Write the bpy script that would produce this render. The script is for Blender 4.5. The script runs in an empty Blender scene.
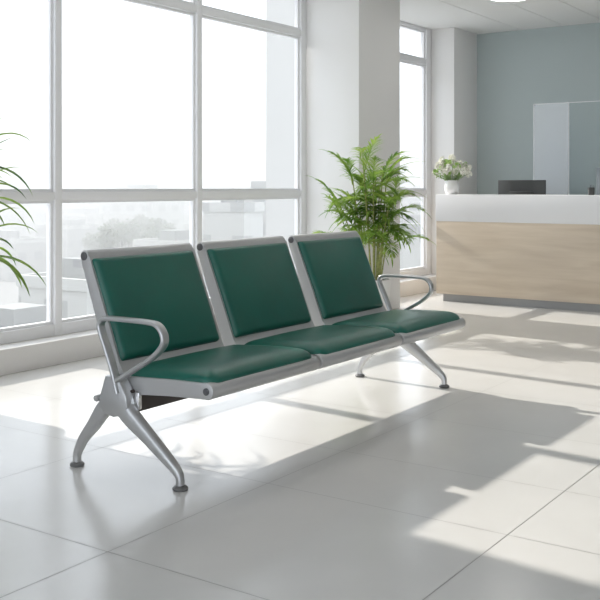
import bpy, bmesh, math, random
from mathutils import Vector, Matrix
# every length below is in camera heights; S turns it into metres
S = 1.1
SC = bpy.context.scene
COL = SC.collection
PI = math.pi

# ------------------------------------------------------------------ materials
def mat(name, color, rough=0.5, metal=0.0, spec=0.5, coat=0.0, coat_r=0.1, noise=None, bump=None, aniso=0):
    m = bpy.data.materials.new(name); m.use_nodes = True
    nt = m.node_tree; b = nt.nodes['Principled BSDF']
    b.inputs['Base Color'].default_value = (*color, 1)
    b.inputs['Roughness'].default_value = rough
    b.inputs['Metallic'].default_value = metal
    b.inputs['Specular IOR Level'].default_value = spec
    b.inputs['Coat Weight'].default_value = coat
    b.inputs['Coat Roughness'].default_value = coat_r
    if noise:
        sc, amt, stretch = noise
        tc = nt.nodes.new('ShaderNodeTexCoord'); mp = nt.nodes.new('ShaderNodeMapping')
        mp.inputs['Scale'].default_value = stretch
        nz = nt.nodes.new('ShaderNodeTexNoise'); nz.inputs['Scale'].default_value = sc
        nz.inputs['Detail'].default_value = 4
        rp = nt.nodes.new('ShaderNodeValToRGB')
        lo = [max(0, c*(1-amt)) for c in color]; hi = [min(1, c*(1+amt)) for c in color]
        rp.color_ramp.elements[0].color = (*lo, 1); rp.color_ramp.elements[1].color = (*hi, 1)
        rp.color_ramp.elements[0].position = .3; rp.color_ramp.elements[1].position = .7
        nt.links.new(tc.outputs['Object'], mp.inputs['Vector']); nt.links.new(mp.outputs[0], nz.inputs['Vector'])
        nt.links.new(nz.outputs['Fac'], rp.inputs['Fac']); nt.links.new(rp.outputs[0], b.inputs['Base Color'])
    if bump:
        sc, st = bump
        tc = nt.nodes.new('ShaderNodeTexCoord')
        nz = nt.nodes.new('ShaderNodeTexNoise'); nz.inputs['Scale'].default_value = sc
        bp = nt.nodes.new('ShaderNodeBump'); bp.inputs['Strength'].default_value = st
        bp.inputs['Distance'].default_value = .002
        nt.links.new(tc.outputs['Object'], nz.inputs['Vector'])
        nt.links.new(nz.outputs['Fac'], bp.inputs['Height']); nt.links.new(bp.outputs[0], b.inputs['Normal'])
    return m

M = {}
M['tile'] = mat('floor_tile', (.70, .69, .67), .2, spec=.5, noise=(2.2, .03, (1, 1, 1)))
M['grout'] = mat('grout', (.33, .32, .31), .6)
M['wall'] = mat('white_wall', (.84, .84, .85), .6)
M['pillar'] = mat('pillar_paint', (.80, .79, .78), .6)
M['teal'] = mat('grey_teal_wall', (.43, .492, .492), .6)
M['ceil'] = mat('ceiling_white', (.82, .82, .81), .7)
M['frame'] = mat('window_frame_paint', (.78, .78, .79), .35)
M['curb'] = mat('curb_paint', (.70, .68, .66), .5)
M['alu'] = mat('brushed_aluminium', (.56, .565, .57), .34, metal=.85, noise=(8, .03, (1, 1, 1)))
M['alu_shell'] = mat('powder_coated_silver', (.56, .56, .56), .34, metal=.5)
M['chrome'] = mat('polished_metal', (.72, .72, .72), .15, metal=1)
M['dark_cap'] = mat('dark_cap', (.11, .11, .115), .4)
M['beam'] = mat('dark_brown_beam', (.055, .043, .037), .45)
M['green'] = mat('green_vinyl', (.004, .120, .086), .38, spec=.5, noise=(5, .10, (1, 1, 1)), bump=(420, .12), coat=.2, coat_r=.3)
M['foot'] = mat('foot_rubber', (.18, .18, .18), .4, metal=.3)
M['pot'] = mat('white_pot', (.82, .81, .79), .35)
M['soil'] = mat('soil', (.09, .065, .045), .9, noise=(30, .4, (1, 1, 1)))
M['cane'] = mat('palm_cane', (.28, .30, .09), .5, noise=(20, .3, (1, 1, 6)))
M['solid'] = mat('counter_white', (.80, .80, .81), .3)
M['kick'] = mat('plinth_grey', (.32, .32, .32), .4, metal=.2)
M['desk'] = mat('desk_white', (.7, .7, .7), .4)
M['black'] = mat('monitor_dark', (.045, .047, .047), .4)
M['greyp'] = mat('monitor_grey', (.22, .25, .27), .4)
M['petal'] = mat('white_petal', (.88, .87, .80), .6)
M['budg'] = mat('green_bud', (.45, .62, .22), .6)
M['vase'] = mat('white_ceramic', (.85, .84, .83), .25)

def leaf_mat(name, a, b_):
    m = bpy.data.materials.new(name); m.use_nodes = True
    nt = m.node_tree; b = nt.nodes['Principled BSDF']; out = nt.nodes['Material Output']
    tc = nt.nodes.new('ShaderNodeTexCoord'); nz = nt.nodes.new('ShaderNodeTexNoise'); nz.inputs['Scale'].default_value = 9
    rp = nt.nodes.new('ShaderNodeValToRGB')
    rp.color_ramp.elements[0].position = .35; rp.color_ramp.elements[1].position = .68
    rp.color_ramp.elements[0].color = (*a, 1); rp.color_ramp.elements[1].color = (*b_, 1)
    nt.links.new(tc.outputs['Object'], nz.inputs['Vector']); nt.links.new(nz.outputs['Fac'], rp.inputs['Fac'])
    nt.links.new(rp.outputs[0], b.inputs['Base Color']); b.inputs['Roughness'].default_value = .42
    tr = nt.nodes.new('ShaderNodeBsdfTranslucent'); mx = nt.nodes.new('ShaderNodeMixShader'); mx.inputs[0].default_value = .42
    nt.links.new(rp.outputs[0], tr.inputs['Color'])
    nt.links.new(b.outputs[0], mx.inputs[1]); nt.links.new(tr.outputs[0], mx.inputs[2]); nt.links.new(mx.outputs[0], out.inputs['Surface'])
    return m
M['leaf'] = leaf_mat('palm_leaf', (.12, .26, .03), (.38, .52, .10))
M['leaf2'] = leaf_mat('palm_leaf_long', (.06, .15, .03), (.25, .36, .06))
M['leaf3'] = leaf_mat('bouquet_leaf', (.20, .34, .10), (.42, .55, .22))
M['tree'] = leaf_mat('far_tree_leaf', (.16, .18, .14), (.24, .26, .20))

def glass_mat(name, tint, refl=.06, haze=0, haze_col=(.8, .85, .9), ior=1.45):
    m = bpy.data.materials.new(name); m.use_nodes = True
    nt = m.node_tree; nt.nodes.clear()
    out = nt.nodes.new('ShaderNodeOutputMaterial'); tr = nt.nodes.new('ShaderNodeBsdfTransparent')
    gl = nt.nodes.new('ShaderNodeBsdfGlossy'); gl.inputs['Roughness'].default_value = .02
    tr.inputs['Color'].default_value = (*tint, 1)
    fr = nt.nodes.new('ShaderNodeFresnel'); fr.inputs['IOR'].default_value = ior
    mx = nt.nodes.new('ShaderNodeMixShader')
    nt.links.new(fr.outputs[0], mx.inputs[0]); nt.links.new(tr.outputs[0], mx.inputs[1]); nt.links.new(gl.outputs[0], mx.inputs[2])
    last = mx
    if haze:
        df = nt.nodes.new('ShaderNodeBsdfDiffuse'); df.inputs['Color'].default_value = (*haze_col, 1)
        m2 = nt.nodes.new('ShaderNodeMixShader'); m2.inputs[0].default_value = haze
        nt.links.new(mx.outputs[0], m2.inputs[1]); nt.links.new(df.outputs[0], m2.inputs[2]); last = m2
    nt.links.new(last.outputs[0], out.inputs['Surface'])
    return m
M['glass'] = glass_mat('window_glass', (.98, .985, .98))
M['screen'] = glass_mat('clear_screen_glass', (.975, .985, .985), ior=1.2)
M['frost'] = glass_mat('frosted_screen_glass', (.93, .95, .97), haze=.34, haze_col=(.92, .94, .97), ior=1.2)

def wood_mat():
    m = bpy.data.materials.new('pale_oak'); m.use_nodes = True
    nt = m.node_tree; b = nt.nodes['Principled BSDF']
    tc = nt.nodes.new('ShaderNodeTexCoord'); mp = nt.nodes.new('ShaderNodeMapping')
    mp.inputs['Scale'].default_value = (1, .8, 9)
    nz = nt.nodes.new('ShaderNodeTexNoise'); nz.inputs['Scale'].default_value = 1.6; nz.inputs['Detail'].default_value = 7
    nz.inputs['Distortion'].default_value = .4
    rp = nt.nodes.new('ShaderNodeValToRGB')
    rp.color_ramp.elements[0].position = .3; rp.color_ramp.elements[1].position = .72
    rp.color_ramp.elements[0].color = (.52, .43, .33, 1); rp.color_ramp.elements[1].color = (.65, .56, .45, 1)
    nt.links.new(tc.outputs['Object'], mp.inputs['Vector']); nt.links.new(mp.outputs[0], nz.inputs['Vector'])
    nt.links.new(nz.outputs['Fac'], rp.inputs['Fac']); nt.links.new(rp.outputs[0], b.inputs['Base Color'])
    b.inputs['Roughness'].default_value = .5
    return m
M['wood'] = wood_mat()

def emit(name, color, st):
    m = bpy.data.materials.new(name); m.use_nodes = True
    nt = m.node_tree; nt.nodes.clear()
    out = nt.nodes.new('ShaderNodeOutputMaterial'); e = nt.nodes.new('ShaderNodeEmission')
    e.inputs['Color'].default_value = (*color, 1); e.inputs['Strength'].default_value = st
    nt.links.new(e.outputs[0], out.inputs['Surface']); return m
M['lamp'] = emit('lamp_diffuser', (1, .975, .94), 8)

def facade_mat(name, wallc, winc, sx=.12, sz=.3, frac=.4):
    m = bpy.data.materials.new(name); m.use_nodes = True
    nt = m.node_tree; b = nt.nodes['Principled BSDF']; b.inputs['Roughness'].default_value = .8
    tc = nt.nodes.new('ShaderNodeTexCoord'); sp = nt.nodes.new('ShaderNodeSeparateXYZ')
    nt.links.new(tc.outputs['Object'], sp.inputs[0])
    def mth(op, a, bv=None, b2=None):
        n = nt.nodes.new('ShaderNodeMath'); n.operation = op
        nt.links.new(a, n.inputs[0])
        if b2 is not None: nt.links.new(b2, n.inputs[1])
        elif bv is not None: n.inputs[1].default_value = bv
        return n.outputs[0]
    h = mth('ADD', sp.outputs[0], b2=sp.outputs[1])
    a = mth('LESS_THAN', mth('FRACT', mth('MULTIPLY', h, sx)), .5)
    c = mth('LESS_THAN', mth('FRACT', mth('MULTIPLY', sp.outputs[2], sz)), frac)
    f = mth('MULTIPLY', a, b2=c)
    mx = nt.nodes.new('ShaderNodeMixRGB'); nt.links.new(f, mx.inputs[0])
    mx.inputs[1].default_value = (*wallc, 1); mx.inputs[2].default_value = (*winc, 1)
    nt.links.new(mx.outputs[0], b.inputs['Base Color'])
    return m
M['fac1'] = facade_mat('pale_facade', (.40, .395, .38), (.31, .31, .31), .3, .3)
M['fac2'] = facade_mat('white_facade', (.50, .50, .48), (.38, .38, .37), .22, .3)
M['fac3'] = facade_mat('grey_facade', (.34, .34, .33), (.28, .28, .28), .4, .3)
M['fac4'] = mat('plain_beige_render', (.50, .49, .47), .8)
M['ground'] = mat('far_ground', (.34, .335, .32), .9, noise=(.03, .25, (1, 1, 1)))

# ------------------------------------------------------------------ object helpers
def link(o, parent=None):
    COL.objects.link(o)
    if parent is not None: o.parent = parent
    return o

def finish(name, bm, m, parent=None, smooth=True, origin=None, angle=35):
    """bm is in camera heights, world placed (or local to the parent's origin)"""
    bmesh.ops.recalc_face_normals(bm, faces=bm.faces[:])
    for v in bm.verts: v.co *= S
    me = bpy.data.meshes.new(name); bm.to_mesh(me); bm.free()
    if isinstance(m, (list, tuple)):
        for q in m: me.materials.append(q)
    else: me.materials.append(m)
    if smooth:
        me.polygons.foreach_set('use_smooth', [True]*len(me.polygons))
        me.set_sharp_from_angle(angle=math.radians(angle))
    o = bpy.data.objects.new(name, me)
    link(o, parent)
    return o

def tag(o, label=None, cat=None, group=None, kind=None):
    if label: o['label'] = label
    if cat: o['category'] = cat
    if group: o['group'] = group
    if kind: o['kind'] = kind
    return o

def thing(name, label, cat, loc=(0, 0, 0), rz=0, group=None, kind=None):
    o = bpy.data.objects.new(name, None); COL.objects.link(o)
    o.location = [c*S for c in loc]; o.rotation_euler = (0, 0, rz); o.empty_display_size = .1
    return tag(o, label, cat, group, kind)

def box(bm, x0, x1, y0, y1, z0, z1, bevel=0, seg=2, mi=0):
    r = bmesh.ops.create_cube(bm, size=1)
    vs = r['verts']
    for v in vs:
        v.co = Vector(((x0+x1)/2+v.co.x*(x1-x0), (y0+y1)/2+v.co.y*(y1-y0), (z0+z1)/2+v.co.z*(z1-z0)))
    fs = list({f for v in vs for f in v.link_faces})
    for f in fs: f.material_index = mi
    if bevel:
        es = list({e for v in vs for e in v.link_edges})
        bmesh.ops.bevel(bm, geom=es, offset=bevel, segments=seg, profile=.5, affect='EDGES')
    return bm

def boxo(name, m, dims, parent=None, bevel=0):
    bm = bmesh.new(); box(bm, *dims, bevel=bevel); return finish(name, bm, m, parent)

def prism(bm, prof, x0, x1, bevel=0):
    """closed YZ outline extruded along X"""
    a = [bm.verts.new((x0, y, z)) for y, z in prof]; b = [bm.verts.new((x1, y, z)) for y, z in prof]
    n = len(prof); fs = []
    fs.append(bm.faces.new(a)); fs.append(bm.faces.new(b[::-1]))
    for i in range(n):
        fs.append(bm.faces.new((a[i], b[i], b[(i+1) % n], a[(i+1) % n])))
    if bevel:
        es = [e for e in bm.edges if e.is_valid and ((e.verts[0] in a and e.verts[1] in a) or (e.verts[0] in b and e.verts[1] in b))]
        bmesh.ops.bevel(bm, geom=es, offset=bevel, segments=2, profile=.5, affect='EDGES')
    return bm

def catmull(pts, n=8):
    P = [Vector(p) for p in pts]; P = [2*P[0]-P[1]]+P+[2*P[-1]-P[-2]]; out = []
    for i in range(1, len(P)-2):
        for k in range(n):
            t = k/n; p0, p1, p2, p3 = P[i-1], P[i], P[i+1], P[i+2]
            out.append(.5*((2*p1)+(p2-p0)*t+(2*p0-5*p1+4*p2-p3)*t*t+(3*p1-p0-3*p2+p3)*t**3))
    out.append(P[-2]); return out

def sweep_yz(bm, pts, x, n=8, seg=16, power=2.6):
    """pts: (y, z, half width across X, half thickness in plane); swept at constant X"""
    q = catmull([(p[0], p[1], p[2]) for p in pts], n); w = catmull([(p[3], 0, 0) for p in pts], n)
    path = [(Vector((a.x, a.y)), a.z, b.x) for a, b in zip(q, w)]
    rings = []
    for i, (p, rx, rn) in enumerate(path):
        a = path[max(i-1, 0)][0]; b = path[min(i+1, len(path)-1)][0]
        t = (b-a).normalized(); nn = Vector((-t.y, t.x)); ring = []
        for k in range(seg):
            th = 2*PI*k/seg; c, s = math.cos(th), math.sin(th)
            cx = math.copysign(abs(c)**(2/power), c); cs = math.copysign(abs(s)**(2/power), s)
            pp = p+nn*(rn*cs)
            ring.append(bm.verts.new((x+rx*cx, pp.x, pp.y)))
        rings.append(ring)
    for r0, r1 in zip(rings, rings[1:]):
        for k in range(seg): bm.faces.new((r0[k], r0[(k+1) % seg], r1[(k+1) % seg], r1[k]))
    bm.faces.new(rings[0]); bm.faces.new(rings[-1][::-1])

def tube(bm, pts, rad, seg=8, n=4, caps=True):
    P = catmull(pts, n); m = len(P); rings = []
    rr = rad if callable(rad) else (lambda t: rad)
    for i, p in enumerate(P):
        t = (P[min(i+1, m-1)]-P[max(i-1, 0)]).normalized()
        up = Vector((0, 0, 1)) if abs(t.z) < .9 else Vector((1, 0, 0))
        u = t.cross(up).normalized(); v = t.cross(u)
        r = rr(i/(m-1))
        rings.append([bm.verts.new(p+u*(r*math.cos(2*PI*k/seg))+v*(r*math.sin(2*PI*k/seg))) for k in range(seg)])
    for r0, r1 in zip(rings, rings[1:]):
        for k in range(seg): bm.faces.new((r0[k], r0[(k+1) % seg], r1[(k+1) % seg], r1[k]))
    if caps: bm.faces.new(rings[0]); bm.faces.new(rings[-1][::-1])

def lathe(bm, prof, c=(0, 0, 0), seg=32, axis='Z'):
    rings = []
    for r, h in prof:
        ring = []
        for k in range(seg):
            a = 2*PI*k/seg
            d = (r*math.cos(a), r*math.sin(a), h) if axis == 'Z' else (h, r*math.cos(a), r*math.sin(a))
            ring.append(bm.verts.new((c[0]+d[0], c[1]+d[1], c[2]+d[2])))
        rings.append(ring)
    for r0, r1 in zip(rings, rings[1:]):
        for k in range(seg): bm.faces.new((r0[k], r0[(k+1) % seg], r1[(k+1) % seg], r1[k]))
    bm.faces.new(rings[0]); bm.faces.new(rings[-1][::-1])

def pad(bm, x0, x1, path, T, R, cr, crown, nu=36, nv=44, sag=0):
    """upholstered pad on a path of (y, z): rounded corners cr, rolled edge R, thickness T"""
    P = catmull([(a, b, 0) for a, b in path], 10)
    L = [0]
    for a, b in zip(P, P[1:]): L.append(L[-1]+(b-a).length)
    tot = L[-1]; hw = (x1-x0)/2; hh = tot/2; cx = (x0+x1)/2
    def at(s):
        s = min(max(s, 0), tot)
        for i in range(len(L)-1):
            if s <= L[i+1]+1e-9:
                t = (s-L[i])/(L[i+1]-L[i]); p = P[i].lerp(P[i+1], t)
                ta = (P[min(i+2, len(P)-1)]-P[max(i-1, 0)]).normalized()
                return p, Vector((-ta.y, ta.x, 0))
    grid = []
    for j in range(nv+1):
        row = []
        for i in range(nu+1):
            a = math.sin(PI/2*(2*i/nu-1))*.6+.4*(2*i/nu-1); b = math.sin(PI/2*(2*j/nv-1))*.6+.4*(2*j/nv-1)
            u, v = a*hw, b*hh
            qx, qy = abs(u)-(hw-cr), abs(v)-(hh-cr)
            if qx > 0 and qy > 0:
                m_ = max(qx, qy)/math.hypot(qx, qy)
                qx *= m_; qy *= m_
                u = math.copysign(hw-cr+qx, u); v = math.copysign(hh-cr+qy, v)
                e = cr-math.hypot(qx, qy)
            else: e = min(hw-abs(u), hh-abs(v))
            k = min(max(e/R, 0), 1)
            h = T*math.sqrt(max(0, 1-(1-k)**2))+crown*(1-a*a)*(1-b*b)
            p, nn = at(v+hh)
            w = p+nn*h
            row.append(bm.verts.new((cx+u, w.x, w.y)))
        grid.append(row)
    for j in range(nv):
        for i in range(nu):
            bm.faces.new((grid[j][i], grid[j][i+1], grid[j+1][i+1], grid[j+1][i]))
    border = grid[0]+[r[-1] for r in grid[1:]]+grid[-1][-2::-1]+[r[0] for r in grid[-2:0:-1]]
    low = [bm.verts.new(v.co-Vector((0, at(0)[1].x, at(0)[1].y))*.006) for v in border]
    for a, b, c, d in zip(border, border[1:]+border[:1], low[1:]+low[:1], low): bm.faces.new((a, b, c, d))
    bm.faces.new(low)

def circ(cy, cz, r, a0, a1, n):
    return [(cy+r*math.cos(math.radians(a0+(a1-a0)*i/n)), cz+r*math.sin(math.radians(a0+(a1-a0)*i/n))) for i in range(n+1)]

# ------------------------------------------------------------------ setting
CEIL = 2.56; YW = 4.33; YC = 4.19; XT = 9.16
def structure(o, label): return tag(o, label, None, None, 'structure')

# floor: tiles with real joints over a grout bed
jx = [-4, -3.2, -2.5, -1.8, -1.1, -.4, .3, 1.08, 1.885, 2.626, 3.11, 3.75, 4.40, 5.05, 5.7, 6.4, 7.1, 7.8, 8.5, 9.2, 9.7]
jy = [-3.84, -3.02, -2.2, -1.38, -.56, .26, 1.075, 1.93, 2.72, 3.53, 4.40]
bm = bmesh.new(); g = .0012
for a, b in zip(jx, jx[1:]):
    for c, d in zip(jy, jy[1:]):
        f = bm.faces.new([bm.verts.new(p) for p in ((a+g, c+g, 0), (b-g, c+g, 0), (b-g, d-g, 0), (a+g, d-g, 0))])
box(bm, jx[0], jx[-1], jy[0], jy[-1], -.05, -.0015, mi=1)
structure(finish('floor', bm, [M['tile'], M['grout']], smooth=False), 'large pale polished floor tiles with thin joints')

# ceiling: white boards with shadow gaps running along the window wall
bm = bmesh.new()
ys = [4.40, 3.60, 3.16, 2.77, 2.35, 1.93, 1.51, 1.09, .67, .25, -.6, -1.45, -2.3, -3.15, -3.84]
for a, b in zip(ys, ys[1:]):
    box(bm, jx[0], 9.7, b+.004, a-.004, CEIL, CEIL+.03)
box(bm, jx[0], 9.7, -3.84, 4.6, CEIL+.012, CEIL+.14)
structure(finish('ceiling', bm, M['ceil'], smooth=False), 'white suspended ceiling with long panel joints')

def stretch(bm, half):      # a round fitting drawn out into a long one
    if half:
        for v in bm.verts: v.co.x += math.copysign(half, v.co.x+1e-9)
def ceiling_light(x, y, label, half=0):
    t = thing('ceiling_light', label, 'ceiling light', (x, y, CEIL))
    bm = bmesh.new(); lathe(bm, [(.0, -.006), (.182, -.006), (.195, -.012), (.205, -.012), (.21, -.004), (.21, .0)], seg=48); stretch(bm, half)
    finish('light_trim', bm, M['frame'], t)
    bm = bmesh.new(); lathe(bm, [(.001, -.014), (.17, -.014), (.182, -.010), (.182, -.007), (.001, -.007)], seg=48); stretch(bm, half)
    finish('diffuser', bm, M['lamp'], t)
ceiling_light(7.465, 3.027, 'round white recessed ceiling light near the reception wall')
for cx_, cy_, lb, hf in ((5.1, 3.027, 'added unseen round ceiling light above the palm', 0), (2.75, 3.027, 'added unseen round ceiling light above the left end of the bench', 0),
                         (7.465, .80, 'added unseen round ceiling light above the right part of the counter', 0)):
    ceiling_light(cx_, cy_, lb, hf)  # extra fittings out of view, added to brighten the bench seats from above

# window wall pieces
w = boxo('wall_window', M['wall'], (-4, 2.72, YC, YW+.067, 0, CEIL)); structure(w, 'white wall left of the tall windows')
bm = bmesh.new(); box(bm, 2.721, 6.405, YC, YW+.067, 0, .1376, .004)
structure(finish('trim_1', bm, M['curb']), 'low painted curb under the big window')
bm = bmesh.new(); box(bm, 7.07, 8.62, YC, YW+.067, 0, .1376, .004)
structure(finish('trim_2', bm, M['curb']), 'low painted curb under the narrow window')
bm = bmesh.new(); box(bm, 6.407, 7.068, 3.836, YW+.067, 0, CEIL, .003)
structure(finish('wall_column', bm, M['pillar']), 'square white column between the two windows')
bm = bmesh.new(); box(bm, 8.62, 9.4, 4.08, YW+.067, 0, CEIL, .003)
structure(finish('wall_corner', bm, M['pillar']), 'white wall return beside the grey teal wall')
bm = bmesh.new(); box(bm, XT, XT+.14, -3.84, 4.08, 0, CEIL)
structure(finish('wall_reception', bm, M['teal']), 'grey teal wall behind the reception counter')

w = boxo('wall_right', M['wall'], (-4, 9.4, -3.98, -3.84, 0, CEIL)); structure(w, 'white wall opposite the windows')
def window(name, label, x0, x1, mull, jl, jr):
    """mull: X of mullion centres"""
    t = thing(name, label, None, (0, 0, 0), kind='structure')
    fw, fd = .026, .035
    yc = YW+.03
    rails = [(.1376, .205, 0), (.922, .972, 0), (2.195, 2.25, 0), (CEIL-.03, CEIL, 0)]
    xs = [x0+jl]+[v for m_ in mull for v in (m_-fw, m_+fw)]+[x1-jr]
    for m_ in mull:
        boxo('mullion', M['frame'], (m_-fw, m_+fw, yc-fd, yc+fd, .1376, CEIL), t, .004)
    boxo('jamb', M['frame'], (x0, x0+jl, yc-fd, yc+fd, .1376, CEIL), t, .004)
    boxo('jamb', M['frame'], (x1-jr, x1, yc-fd, yc+fd, .1376, CEIL), t, .004)
    for (a, b, _) in rails:
        for i in range(0, len(xs), 2):
            boxo('window_rail', M['frame'], (xs[i]-.001, xs[i+1]+.001, yc-fd+.004, yc+fd-.004, a, b), t, .003)
    zz = [(rails[i][1], rails[i+1][0]) for i in range(3)]
    for i in range(0, len(xs), 2):
        for z0, z1 in zz:
            bm = bmesh.new(); b_ = .016; y0, y1 = yc-.012, yc+.022
            X0, X1 = xs[i], xs[i+1]
            box(bm, X0, X0+b_, y0, y1, z0, z1); box(bm, X1-b_, X1, y0, y1, z0, z1)
            box(bm, X0+b_, X1-b_, y0, y1, z0, z0+b_); box(bm, X0+b_, X1-b_, y0, y1, z1-b_, z1)
            s = finish('sash', bm, M['frame'], t, smooth=False)
            bm = bmesh.new(); bm.faces.new([bm.verts.new(p) for p in ((X0+b_, yc+.004, z0+b_), (X1-b_, yc+.004, z0+b_), (X1-b_, yc+.004, z1-b_), (X0+b_, yc+.004, z1-b_))])
            finish('pane', bm, M['glass'], s, smooth=False)
    return t
window('window_1', 'large floor to ceiling window with slim white frames', 2.72, 6.407, [3.835, 5.095], .05, .07)
window('window_2', 'narrow tall window beyond the column', 7.068, 8.62, [], .05, .10)

# ------------------------------------------------------------------ bench
bench = thing('beam_bench', 'three seat waiting bench with green vinyl cushions on a silver metal frame', 'bench', (0, 0, 0))
BX = [(2.435, 3.008), (3.078, 3.663), (3.740, 4.325)]      # backs are narrower than the seats
XS = [(2.430, 3.068), (3.083, 3.721), (3.736, 4.374)]
RC = (2.035, .330)
def seat_profile():
    pr = [(2.050, .3565), (2.20, .352), (2.38, .342), (2.440, .341), (2.462, .338), (2.470, .315), (2.455, .285), (2.42, .276)]
    pr += [(2.20, .296), (2.065, .303)]
    pr += circ(RC[0], RC[1], .028, -60, -290, 18)
    return pr
def back_profile():
    pr = [(2.405, .334), (2.422, .352), (2.437, .385)]
    pr += [(2.491, .520), (2.562, .690), (2.588, .745)]
    pr += circ(2.612, .750, .022, 160, -60, 12)
    pr += [(2.618, .700), (2.546, .515), (2.497, .385), (2.478, .330), (2.450, .300), (2.42, .296), (2.40, .31)]
    return pr
for (a, b), (a2, b2) in zip(XS, BX):
    bm = bmesh.new(); prism(bm, seat_profile(), a, b, .003); prism(bm, back_profile(), a2, b2, .005)
    sh = finish('seat_shell', bm, M['alu_shell'], bench, angle=28)
    bm = bmesh.new()
    pad(bm, a2+.010, b2-.022, [(2.438, .386), (2.491, .520), (2.537, .630), (2.583, .742)], .020, .022, .012, .012)
    tag(finish('back_cushion', bm, M['green'], sh, angle=80), 'dark green vinyl back cushion')
    bm = bmesh.new()
    pad(bm, a+.010, b-.010, [(2.022, .344), (2.045, .355), (2.10, .3575), (2.20, .353), (2.35, .345), (2.425, .341)], .033, .075, .045, .010)
    tag(finish('seat_cushion', bm, M['green'], sh, angle=80), 'green vinyl seat cushion')
    for xx, q, (cy, cz), r in ((a2, -1, (2.612, .750), .015), (b2, 1, (2.612, .750), .015), (a, -1, RC, .012), (b, 1, RC, .012)):
        bm = bmesh.new()
        lathe(bm, [(.0005, 0), (r, 0), (r, q*.004), (r*.8, q*.006), (.0005, q*.006)], (xx, cy, cz), 16, 'X')
        tag(finish('end_cap', bm, M['dark_cap'], sh), 'dark round end cap')
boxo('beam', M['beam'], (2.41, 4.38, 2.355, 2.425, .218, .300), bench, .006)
HUB = [(2.452, .345), (2.395, .348), (2.352, .285), (2.345, .245), (2.375, .215), (2.415, .205), (2.455, .212), (2.482, .235), (2.482, .265)]
for sgn, X in ((-1, 2.405), (1, 4.378)):
    bm = bmesh.new(); prism(bm, HUB, X-.024, X+.024, .006)
    hb = finish('leg_bracket', bm, M['alu'], bench)
    bm = bmesh.new(); lathe(bm, [(.0005, -.03), (.010, -.03), (.012, -.026), (.012, .0), (.0005, 0)], (X, 2.492, .262), 16, 'X')
    finish('bolt', bm, M['alu'], hb)
    bm = bmesh.new(); box(bm, X+.012*1, X+.028, 2.325, 2.350, .235, .295, .004)
    finish('clamp_plate', bm, M['chrome'], hb)
    for pts, fy in ((((2.40, .255, .023, .036), (2.35, .212, .023, .034), (2.28, .163, .021, .027), (2.20, .106, .019, .021), (2.143, .062, .016, .016), (2.128, .040, .014, .013), (2.126, .016, .014, .013)), 2.126),
                    (((2.42, .262, .023, .034), (2.475, .226, .023, .030), (2.530, .160, .020, .024), (2.580, .105, .018, .018), (2.606, .062, .016, .015), (2.615, .040, .014, .013), (2.616, .016, .014, .013)), 2.616)):
        bm = bmesh.new(); sweep_yz(bm, pts, X, n=8, seg=20, power=3)
        lg = finish('leg', bm, M['alu'], bench, angle=60)
        bm = bmesh.new(); lathe(bm, [(.001, 0), (.024, 0), (.026, .003), (.026, .008), (.021, .013), (.012, .016), (.012, .022), (.001, .022)], (X, fy, .0005), 24)
        tag(finish('foot', bm, M['foot'], lg), 'dark round levelling foot')
    bm = bmesh.new()
    w_, t_ = .0175, .0085
    xa = X-.018 if sgn < 0 else X-.033
    ap = [(2.388, .290), (2.412, .360), (2.446, .440), (2.474, .500), (2.474, .528), (2.446, .5435), (2.34, .546), (2.250, .545), (2.208, .538), (2.184, .513), (2.180, .484), (2.197, .458), (2.24, .423), (2.31, .383), (2.395, .334)]
    sweep_yz(bm, [(p[0], p[1], w_, t_) for p in ap], xa, n=8, seg=16, power=3)
    finish('armrest', bm, M['alu'], bench, angle=60)

# ------------------------------------------------------------------ plants
def blade(bm, base, d, L, W, droop, fold=.25, n=6, up=Vector((0, 0, 1)), mi=0):
    """tapered leaf blade bending towards the ground"""
    d = d.normalized(); side = d.cross(up)
    if side.length < 1e-3: side = Vector((1, 0, 0))
    side.normalize(); p = base.copy(); prev = None; st = L/n
    for i in range(n+1):
        t = i/n; w = W*math.sin(PI*min(1, (t*.86+.14)))**.8 if t < 1 else 0
        nn = side.cross(d).normalized()
        if nn.z < 0: nn = -nn
        if i < n:
            row = (bm.verts.new(p-side*w/2+nn*w*fold), bm.verts.new(p), bm.verts.new(p+side*w/2+nn*w*fold))
        else:
            row = (bm.verts.new(p),)
        if prev:
            if len(row) == 3:
                for a in (0, 1):
                    f = bm.faces.new((prev[a], prev[a+1], row[a+1], row[a]))
            else:
                for a in (0, 1):
                    f = bm.faces.new((prev[a], prev[a+1], row[0]))
        prev = row
        d = (d+Vector((0, 0, -droop*st/L*(.4+1.2*t)))).normalized(); p = p+d*st

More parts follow.
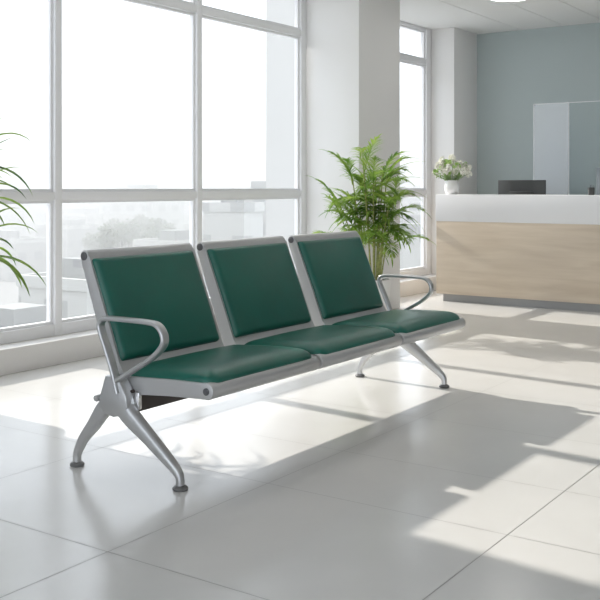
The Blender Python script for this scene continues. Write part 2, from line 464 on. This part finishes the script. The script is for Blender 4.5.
def frond(bm, base, az, el, L, droop, rnd, nleaf=16, ll=.16, lw=.014, start=.25):
    """arching rachis with leaflets on both sides, leaflets longest in the middle"""
    d = Vector((math.cos(az)*math.cos(el), math.sin(az)*math.cos(el), math.sin(el))); p = Vector(base); n = 14; pts = [p.copy()]; ds = [d.copy()]
    for i in range(n):
        d = (d+Vector((0, 0, -droop/n*(.3+1.4*i/n)))).normalized(); p = p+d*(L/n); pts.append(p.copy()); ds.append(d.copy())
    tube(bm, pts[::2], lambda t: .0042*(1-.75*t), 5, 2)
    for k in range(nleaf):
        t = start+(1-start)*(k+.5)/nleaf
        f = t*n; i = min(int(f), n-1); q = pts[i].lerp(pts[i+1], f-i); dd = ds[i]
        s = dd.cross(Vector((0, 0, 1))).normalized()
        env = math.sin(PI*(.18+.75*(t-start)/(1-start)))
        for sg in (-1, 1):
            ang = math.radians(rnd.uniform(38, 62))*(1.0-.5*t)
            ld = dd*math.cos(ang)+s*sg*math.sin(ang)+Vector((0, 0, rnd.uniform(.0, .28)))
            blade(bm, q, ld, ll*env*rnd.uniform(.8, 1.1), lw, rnd.uniform(.5, 1.3), n=5)
    blade(bm, pts[-1], ds[-1], ll*.8, lw, .6, n=5)

def planter(t, r, h, soil=True):
    bm = bmesh.new()
    lathe(bm, [(.001, 0), (r*.72, 0), (r*.75, .01), (r*.97, h*.93), (r, h*.97), (r, h), (r*.93, h), (r*.90, h-.03), (r*.5, h-.045), (.001, h-.045)], seg=48)
    finish('pot', bm, M['pot'], t, angle=50)
    bm = bmesh.new(); lathe(bm, [(.001, h-.04), (r*.88, h-.04), (r*.89, h-.012), (r*.5, h-.006), (.001, h-.006)], seg=32)
    finish('soil', bm, M['soil'], t)

# bushy palm beside the column
rnd = random.Random(7)
px, py = 5.83, 3.385
palm = thing('potted_palm', 'bushy green palm in a white planter in front of the column', 'potted plant', (px, py, 0))
PH = .36
planter(palm, .135, PH)
for k in range(14):
    a = k*2.4; r0 = .02+.055*rnd.random(); bx, by = r0*math.cos(a)+.02, r0*math.sin(a)
    lean = rnd.uniform(.03, .16); top = rnd.uniform(.78, 1.13)
    tx, ty = bx+lean*math.cos(a), by+lean*math.sin(a)
    bm = bmesh.new(); tube(bm, [(bx, by, PH-.02), ((bx+tx)/2, (by+ty)/2, (PH+top)/2), (tx, ty, top)], lambda t: .0065*(1-.4*t), 7, 4)
    finish('cane', bm, M['cane'], palm)
    for j in range(6):
        az = a+j*2*PI/6+rnd.uniform(-.5, .5); z = top-.085*j*rnd.uniform(.5, 1)
        el = math.radians(rnd.uniform(40, 66) if j < 2 else rnd.uniform(5, 55))
        L = rnd.uniform(.20, .32)
        if math.sin(az) > .1 and math.cos(az) > .1: L *= .72
        bm = bmesh.new()
        frond(bm, (tx, ty, max(z, .60)), az, el, L, rnd.uniform(.8, 1.7), rnd, nleaf=17, ll=.115, lw=.0105, start=.08)
        finish('frond', bm, M['leaf'], palm, angle=80)
# long outer leaves that stand clear of the crown
for az_, el_, z_, L_, dr in ((2.6, 42, .98, .40, 1.2), (2.75, 28, .86, .38, 1.3), (2.6, 12, .74, .40, 1.5), (-.9, 40, 1.02, .42, .9), (-1.0, 25, .92, .42, 1.2), (-.8, 8, .80, .40, 1.4), (-1.1, 4, .7, .38, 1.4), (2.7, 62, 1.02, .3, .6), (3.6, 30, .9, .36, 1.2), (3.2, 20, .85, .36, 1.2), (4.1, 25, .9, .35, 1.2)):
    d = Vector((math.cos(az_)*math.cos(math.radians(el_)), math.sin(az_)*math.cos(math.radians(el_)), math.sin(math.radians(el_))))
    for q in range(2):
        bm = bmesh.new()
        dd = d+Vector((rnd.uniform(-.3, .3), rnd.uniform(-.3, .1), rnd.uniform(-.15, .2)))
        blade(bm, Vector((.01, 0, z_+rnd.uniform(-.05, .05))), dd, L_*(.82 if az_ > 2 else 1)*rnd.uniform(.85, 1.1), .017, dr*rnd.uniform(.8, 1.2), n=10)
        finish('long_leaf', bm, M['leaf'], palm, angle=80)

# left plant, only its leaf tips reach into view
rnd = random.Random(21)
lp = thing('potted_dracaena', 'long leaved green plant by the left edge of the big window', 'potted plant', (2.655, 3.68, 0))
planter(lp, .15, .34)
for k in range(5):
    a = k*1.7; bx, by = .035*math.cos(a), .035*math.sin(a); top = (.72, 1.02, .86, 1.12, .95)[k]
    bm = bmesh.new(); tube(bm, [(bx, by, .32), (bx*1.6, by*1.6, (.32+top)/2), (bx*2, by*2, top)], .009, 8, 4)
    finish('cane', bm, M['cane'], lp)
    for j in range(15):
        az = rnd.uniform(0, 2*PI); el = math.radians(rnd.uniform(5, 75))
        d = Vector((math.cos(az)*math.cos(el), math.sin(az)*math.cos(el), math.sin(el)))
        bm = bmesh.new(); blade(bm, Vector((bx*2, by*2, top-.06*rnd.random())), d, rnd.uniform(.32, .44), .034, rnd.uniform(1.2, 2.2), n=10)
        finish('leaf', bm, M['leaf2'], lp, angle=80)

# ------------------------------------------------------------------ reception
XD = 7.67
ct = thing('reception_counter', 'long reception counter with pale oak front and thick white top', 'reception counter', (XD, 3.77, 0))
def loc(x0, x1, y0, y1, z0, z1): return (x0-XD, x1-XD, y0-3.77, y1-3.77, z0, z1)
boxo('counter_top', M['solid'], loc(XD, XD+.42, .5, 3.81, .70, .9335), ct, .004)
boxo('front_panel', M['wood'], loc(XD+.006, XD+.10, .5, 3.805, .066, .70), ct, .002)
boxo('end_panel', M['wood'], loc(XD+.10, XD+.80, 3.74, 3.805, .066, .70), ct, .002)
boxo('plinth', M['kick'], loc(XD+.03, XD+.78, .5, 3.75, 0, .066), ct, 0)
boxo('work_surface', M['desk'], loc(XD+.10, XD+.85, .5, 3.70, .625, .66), ct, .003)

def monitor(name, label, m, X, y0, y1, z0, z1, zd):
    yc = (y0+y1)/2
    t = thing(name, label, 'monitor', (X, yc, zd)); hw = (y1-y0)/2
    bm = bmesh.new(); box(bm, 0, .018, -hw, hw, z0-zd, z1-zd, .004); finish('casing', bm, m, t)
    bm = bmesh.new(); box(bm, -.022, 0, -hw*.5, hw*.5, z0-zd+.04, z1-zd-.10, .008); finish('rear_housing', bm, m, t)
    bm = bmesh.new(); box(bm, .0181, .020, -hw+.008, hw-.008, z0-zd+.01, z1-zd-.008); finish('screen', bm, M['dark_cap'], t)
    bm = bmesh.new(); box(bm, -.04, -.018, -.025, .025, .008, z0-zd+.12, .003); finish('neck', bm, m, t)
    bm = bmesh.new(); box(bm, -.09, .07, -.1, .1, 0, .010, .003); finish('base', bm, m, t)
monitor('computer_monitor', 'dark flat monitor seen from behind on the reception desk', M['black'], 8.25, 3.025, 3.47, .74, 1.062, .66)
monitor('computer_monitor', 'grey monitor cut off by the right edge of the photo', M['greyp'], 8.25, 2.15, 2.575, .78, 1.165, .66)
pc = thing('pen_cup', 'small dark pen cup standing on the white counter top', 'pen cup', (7.86, 2.495, .934))
bm = bmesh.new(); lathe(bm, [(.001, 0), (.023, 0), (.025, .003), (.026, .062), (.023, .062), (.022, .006), (.001, .006)], seg=24); finish('cup', bm, M['black'], pc)
for k, (dx, dy) in enumerate(((.008, .006), (-.008, .004), (.003, -.01), (-.004, -.004))):
    bm = bmesh.new(); tube(bm, [(dx*.4, dy*.4, .008), (dx, dy, .05), (dx*1.5, dy*1.5, .080+.006*(k % 2))], .0028, 6, 2); finish('pen', bm, M['greyp'] if k % 2 else M['dark_cap'], pc)

# glass screens behind the counter
def glass_screen(label, m, y0, y1, X):
    t = thing('glass_screen', label, 'glass screen', (X, (y0+y1)/2, 0)); hw = (y1-y0)/2
    bm = bmesh.new(); box(bm, -.004, .004, -hw, hw, .03, 1.785); finish('pane', bm, m, t, smooth=False)
    bm = bmesh.new(); box(bm, -.012, .012, -hw, hw, 0, .03, .002); finish('floor_channel', bm, M['alu'], t)
    bm = bmesh.new(); box(bm, -.005, .005, hw-.006, hw, .03, 1.785); box(bm, -.005, .005, -hw, hw-.006, 1.779, 1.785); finish('edge_strip', bm, M['frame'], t)
glass_screen('frosted bluish glass screen behind the counter, left of the clear one', M['frost'], 3.001, 3.335, 8.78)
glass_screen('clear glass screen behind the counter at the right edge', M['screen'], 1.6, 2.999, 8.78)

# vase and bouquet at the counter's left end
vx, vy = 7.80, 3.715
bm = bmesh.new(); lathe(bm, [(.001, 0), (.040, 0), (.054, .012), (.064, .045), (.063, .080), (.054, .110), (.050, .125), (.046, .125), (.048, .108), (.056, .078), (.056, .045), (.03, .008), (.001, .008)], seg=36)
v = finish('vase', bm, M['vase'], angle=60); v.location = (vx*S, vy*S, .9345*S)
tag(v, 'small round white vase on the left end of the counter', 'vase')
bq = thing('bouquet', 'white flowers with light green sprigs standing in the vase', 'bouquet', (vx, vy, .9345))
rnd = random.Random(5)
def blob_flower(bm, c, r, rnd, m0=0):
    for k in range(12):
        d = Vector((rnd.gauss(0, 1), rnd.gauss(0, 1), rnd.gauss(.2, 1))).normalized()
        s = d.cross(Vector((.3, .5, .8))).normalized(); u = d.cross(s); q = c+d*r*.35
        vs = []
        for j in range(5):
            a = j*2*PI/5; vs.append(bm.verts.new(q+d*r*.65+(s*math.cos(a)+u*math.sin(a))*r*.42))
        b0 = bm.verts.new(q)
        for j in range(5): bm.faces.new((b0, vs[j], vs[(j+1) % 5]))
    bmesh.ops.create_icosphere(bm, subdivisions=1, radius=r*.55, matrix=Matrix.Translation(c))
for k in range(60):
    az = rnd.uniform(0, 2*PI); rr = .16*math.sqrt(rnd.random()); z = .165+.19*rnd.random()*(1-rr/.24)+.015
    tip = Vector((rr*math.cos(az), rr*math.sin(az), z))
    bm = bmesh.new(); tube(bm, [(tip.x*.08, tip.y*.08, .02), (tip.x*.3, tip.y*.3, .12), tip], .0016, 5, 3); finish('stem', bm, M['leaf3'], bq)
    bm = bmesh.new(); blob_flower(bm, tip, rnd.uniform(.020, .034), rnd); finish('bloom', bm, M['petal'] if k % 6 else M['budg'], bq, smooth=False)
for k in range(13):
    az = rnd.uniform(0, 2*PI); rr = rnd.uniform(.08, .19); z = rnd.uniform(.13, .33)
    bm = bmesh.new(); tip = Vector((rr*math.cos(az), rr*math.sin(az), z)); tube(bm, [(0, 0, .06), (tip.x*.4, tip.y*.4, .13), tip], .0013, 5, 3)
    for j in range(9):
        q = Vector((0, 0, .10)).lerp(tip, .35+.65*j/8)
        blade(bm, q, Vector((rnd.uniform(-1, 1), rnd.uniform(-1, 1), rnd.uniform(-.2, 1))), .034, .015, .5, n=3)
    finish('sprig', bm, M['leaf3'], bq)

# ------------------------------------------------------------------ outside
GZ = -13.
bm = bmesh.new(); box(bm, -500, 1300, 14, 1500, GZ-1, GZ)
structure(finish('ground', bm, M['ground'], smooth=False), 'pale hazy ground of the city far below')
def bldg(x, y, w_, d_, h, m, label, group=None):
    t = thing('building', label, 'building', (x, y, GZ), group=group)
    bm = bmesh.new(); box(bm, -w_/2, w_/2, -d_/2, d_/2, 0, h); finish('walls', bm, m, t, smooth=False)
    bm = bmesh.new(); q = .25
    for a in ((-w_/2-.1, w_/2+.1, -d_/2-.1, -d_/2+q), (-w_/2-.1, w_/2+.1, d_/2-q, d_/2+.1), (-w_/2-.1, -w_/2+q, -d_/2+q, d_/2-q), (w_/2-q, w_/2+.1, -d_/2+q, d_/2-q)):
        box(bm, *a, h-.1, h+.6)
    finish('parapet', bm, M['fac2'], t, smooth=False)
    boxo('roof_plant', M['fac3'], (-w_*.2, w_*.15, -d_*.2, d_*.2, h, h+1.6), t)
C_, S_ = math.cos(math.radians(34.4)), math.sin(math.radians(34.4))
def ray(px, d):   # world point at pixel column px, distance d along the view axis
    k = (px-300)/965.; r = k*d
    return d*.825+r*.565, d*.565-r*.825
used = []
def place(px, d, w_, d_, h, m, label, group=None):
    x, y = ray(px, d)
    if any(abs(x-u[0]) < (w_+u[2])/2+.6 and abs(y-u[1]) < (d_+u[3])/2+.6 for u in used): return False
    if y-d_/2 < 14.5: return False
    used.append((x, y, w_, d_)); bldg(x, y, w_, d_, h, m, label, group); return True
x, y = ray(266, 40); used.append((x+2.5, y-1.6, 5, 3.2)); bldg(x+2.5, y-1.6, 5, 3.2, 30, M['fac4'], 'tall plain beige building at the right of the big window')
place(233, 75, 2.4, 4, 12.2, M['fac2'], 'white building with flat roof in the right pane of the window')
place(262, 100, 3.0, 5, 13.0, M['fac1'], 'pale low block beside the white building')
place(226, 400, 9, 12, 23, M['fac1'], 'faint hazy tower in the right pane')
place(144, 380, 18, 12, 22, M['fac1'], 'faint wide hazy tower in the middle pane')
place(90, 300, 16, 12, 19, M['fac1'], 'faint low hazy block left in the middle pane')
place(38, 330, 16, 12, 20, M['fac3'], 'faint hazy block in the left pane')
place(86, 60, 5.5, 6, 8.0, M['fac2'], 'pale low building near the window, lower left of the middle pane')
place(20, 48, 6, 5, 6.5, M['fac1'], 'pale low building in the lower left pane')
place(175, 110, 7, 6, 7.5, M['fac3'], 'grey low building behind the trees')
place(412, 90, 7, 6, 9, M['fac2'], 'pale low building seen through the narrow window')
rnd = random.Random(11)
k = 0
for attempt in range(600):
    if k >= 28: break
    pxx = rnd.uniform(92, 172) if k < 20 else rnd.uniform(205, 250); d = rnd.uniform(105, 185); x, y = ray(pxx, d)
    if any(abs(x-u[0]) < (3.6+u[2])/2 and abs(y-u[1]) < (3.6+u[3])/2 for u in used): continue
    used.append((x, y, 3.2, 3.2)); k += 1
    t = thing('tree', 'small hazy tree among the low buildings outside', 'tree', (x, y, GZ), group='hazy trees outside')
    h = rnd.uniform(5, 9.5)
    bm = bmesh.new(); tube(bm, [(0, 0, 0), (.1, 0, h*.5), (0, .1, h*.85)], .16, 6, 3); finish('trunk', bm, M['beam'], t)
    bm = bmesh.new()
    for j in range(420):
        dd = Vector((rnd.gauss(0, 1), rnd.gauss(0, 1), rnd.gauss(0, 1))).normalized()*(rnd.random()**.4)
        p = Vector((dd.x*1.75, dd.y*1.75, h*.8+dd.z*1.8)); a = Vector((rnd.gauss(0, 1), rnd.gauss(0, 1), rnd.gauss(0, 1))).normalized()*.3
        b = a.cross(dd+Vector((0, .1, .2))).normalized()*.16
        bm.faces.new([bm.verts.new(p-a), bm.verts.new(p+b), bm.verts.new(p+a), bm.verts.new(p-b)])
    finish('crown', bm, M['tree'], t, smooth=False)
rnd = random.Random(3); k = 0
for attempt in range(800):
    if k >= 40: break
    pxx = rnd.uniform(-10, 300) if k < 34 else rnd.uniform(395, 440); d = rnd.uniform(120, 430)
    k += place(pxx, d, rnd.uniform(5, 14), rnd.uniform(6, 14), rnd.uniform(4, 12+d*.012), M[rnd.choice(['fac1', 'fac2', 'fac3'])],
         'indistinct pale block in the hazy city beyond the windows', 'hazy city blocks')
# a layer of real haze over the city
hm = bpy.data.materials.new('haze'); hm.use_nodes = True; nt = hm.node_tree; nt.nodes.clear()
out = nt.nodes.new('ShaderNodeOutputMaterial'); vs = nt.nodes.new('ShaderNodeVolumeScatter')
vs.inputs['Color'].default_value = (.84, .85, .86, 1); vs.inputs['Density'].default_value = .0055; vs.inputs['Anisotropy'].default_value = .3
va = nt.nodes.new('ShaderNodeVolumeAbsorption'); va.inputs['Color'].default_value = (.5, .5, .5, 1); va.inputs['Density'].default_value = .006
ad = nt.nodes.new('ShaderNodeAddShader'); nt.links.new(vs.outputs[0], ad.inputs[0]); nt.links.new(va.outputs[0], ad.inputs[1])
nt.links.new(ad.outputs[0], out.inputs['Volume'])
bm = bmesh.new(); box(bm, -490, 1290, 30, 1490, GZ-.5, 11)
hz = finish('city_haze', bm, hm, smooth=False); tag(hz, 'white haze lying over the city outside the windows', 'haze', None, 'stuff')

# ------------------------------------------------------------------ light
SC.world = bpy.data.worlds.new('sky'); SC.world.use_nodes = True
nt = SC.world.node_tree; bg = nt.nodes['Background']
bg.inputs['Color'].default_value = (.86, .92, 1, 1); bg.inputs['Strength'].default_value = 1.9
sun = bpy.data.lights.new('sun', 'SUN'); sun.energy = 4.1; sun.angle = math.radians(.9); sun.color = (1, .945, .87)
so = bpy.data.objects.new('sun', sun); COL.objects.link(so)
d = Vector((-.17, -1.68, -1)); so.rotation_euler = d.to_track_quat('-Z', 'Y').to_euler(); so.location = (0, 8, 8)

# ------------------------------------------------------------------ camera
cam = bpy.data.cameras.new('camera'); co = bpy.data.objects.new('camera', cam); COL.objects.link(co)
cam.sensor_width = 36; cam.lens = 965/600*36; cam.shift_y = -113/600; cam.clip_end = 3000; cam.clip_start = .05
co.location = (0, 0, S)
f = Vector((.825, .565, 0)); co.rotation_euler = f.to_track_quat('-Z', 'Y').to_euler()
SC.camera = co
SC.view_settings.view_transform = 'Standard'; SC.view_settings.look = 'None'
SC.view_settings.exposure = .36; SC.view_settings.gamma = 1; SC.view_settings.use_curve_mapping = False
try:
    SC.cycles.use_denoising = True; SC.cycles.max_bounces = 10; SC.cycles.diffuse_bounces = 6; SC.cycles.volume_bounces = 2; SC.cycles.transparent_max_bounces = 24
    SC.cycles.sample_clamp_indirect = 6
except Exception: pass
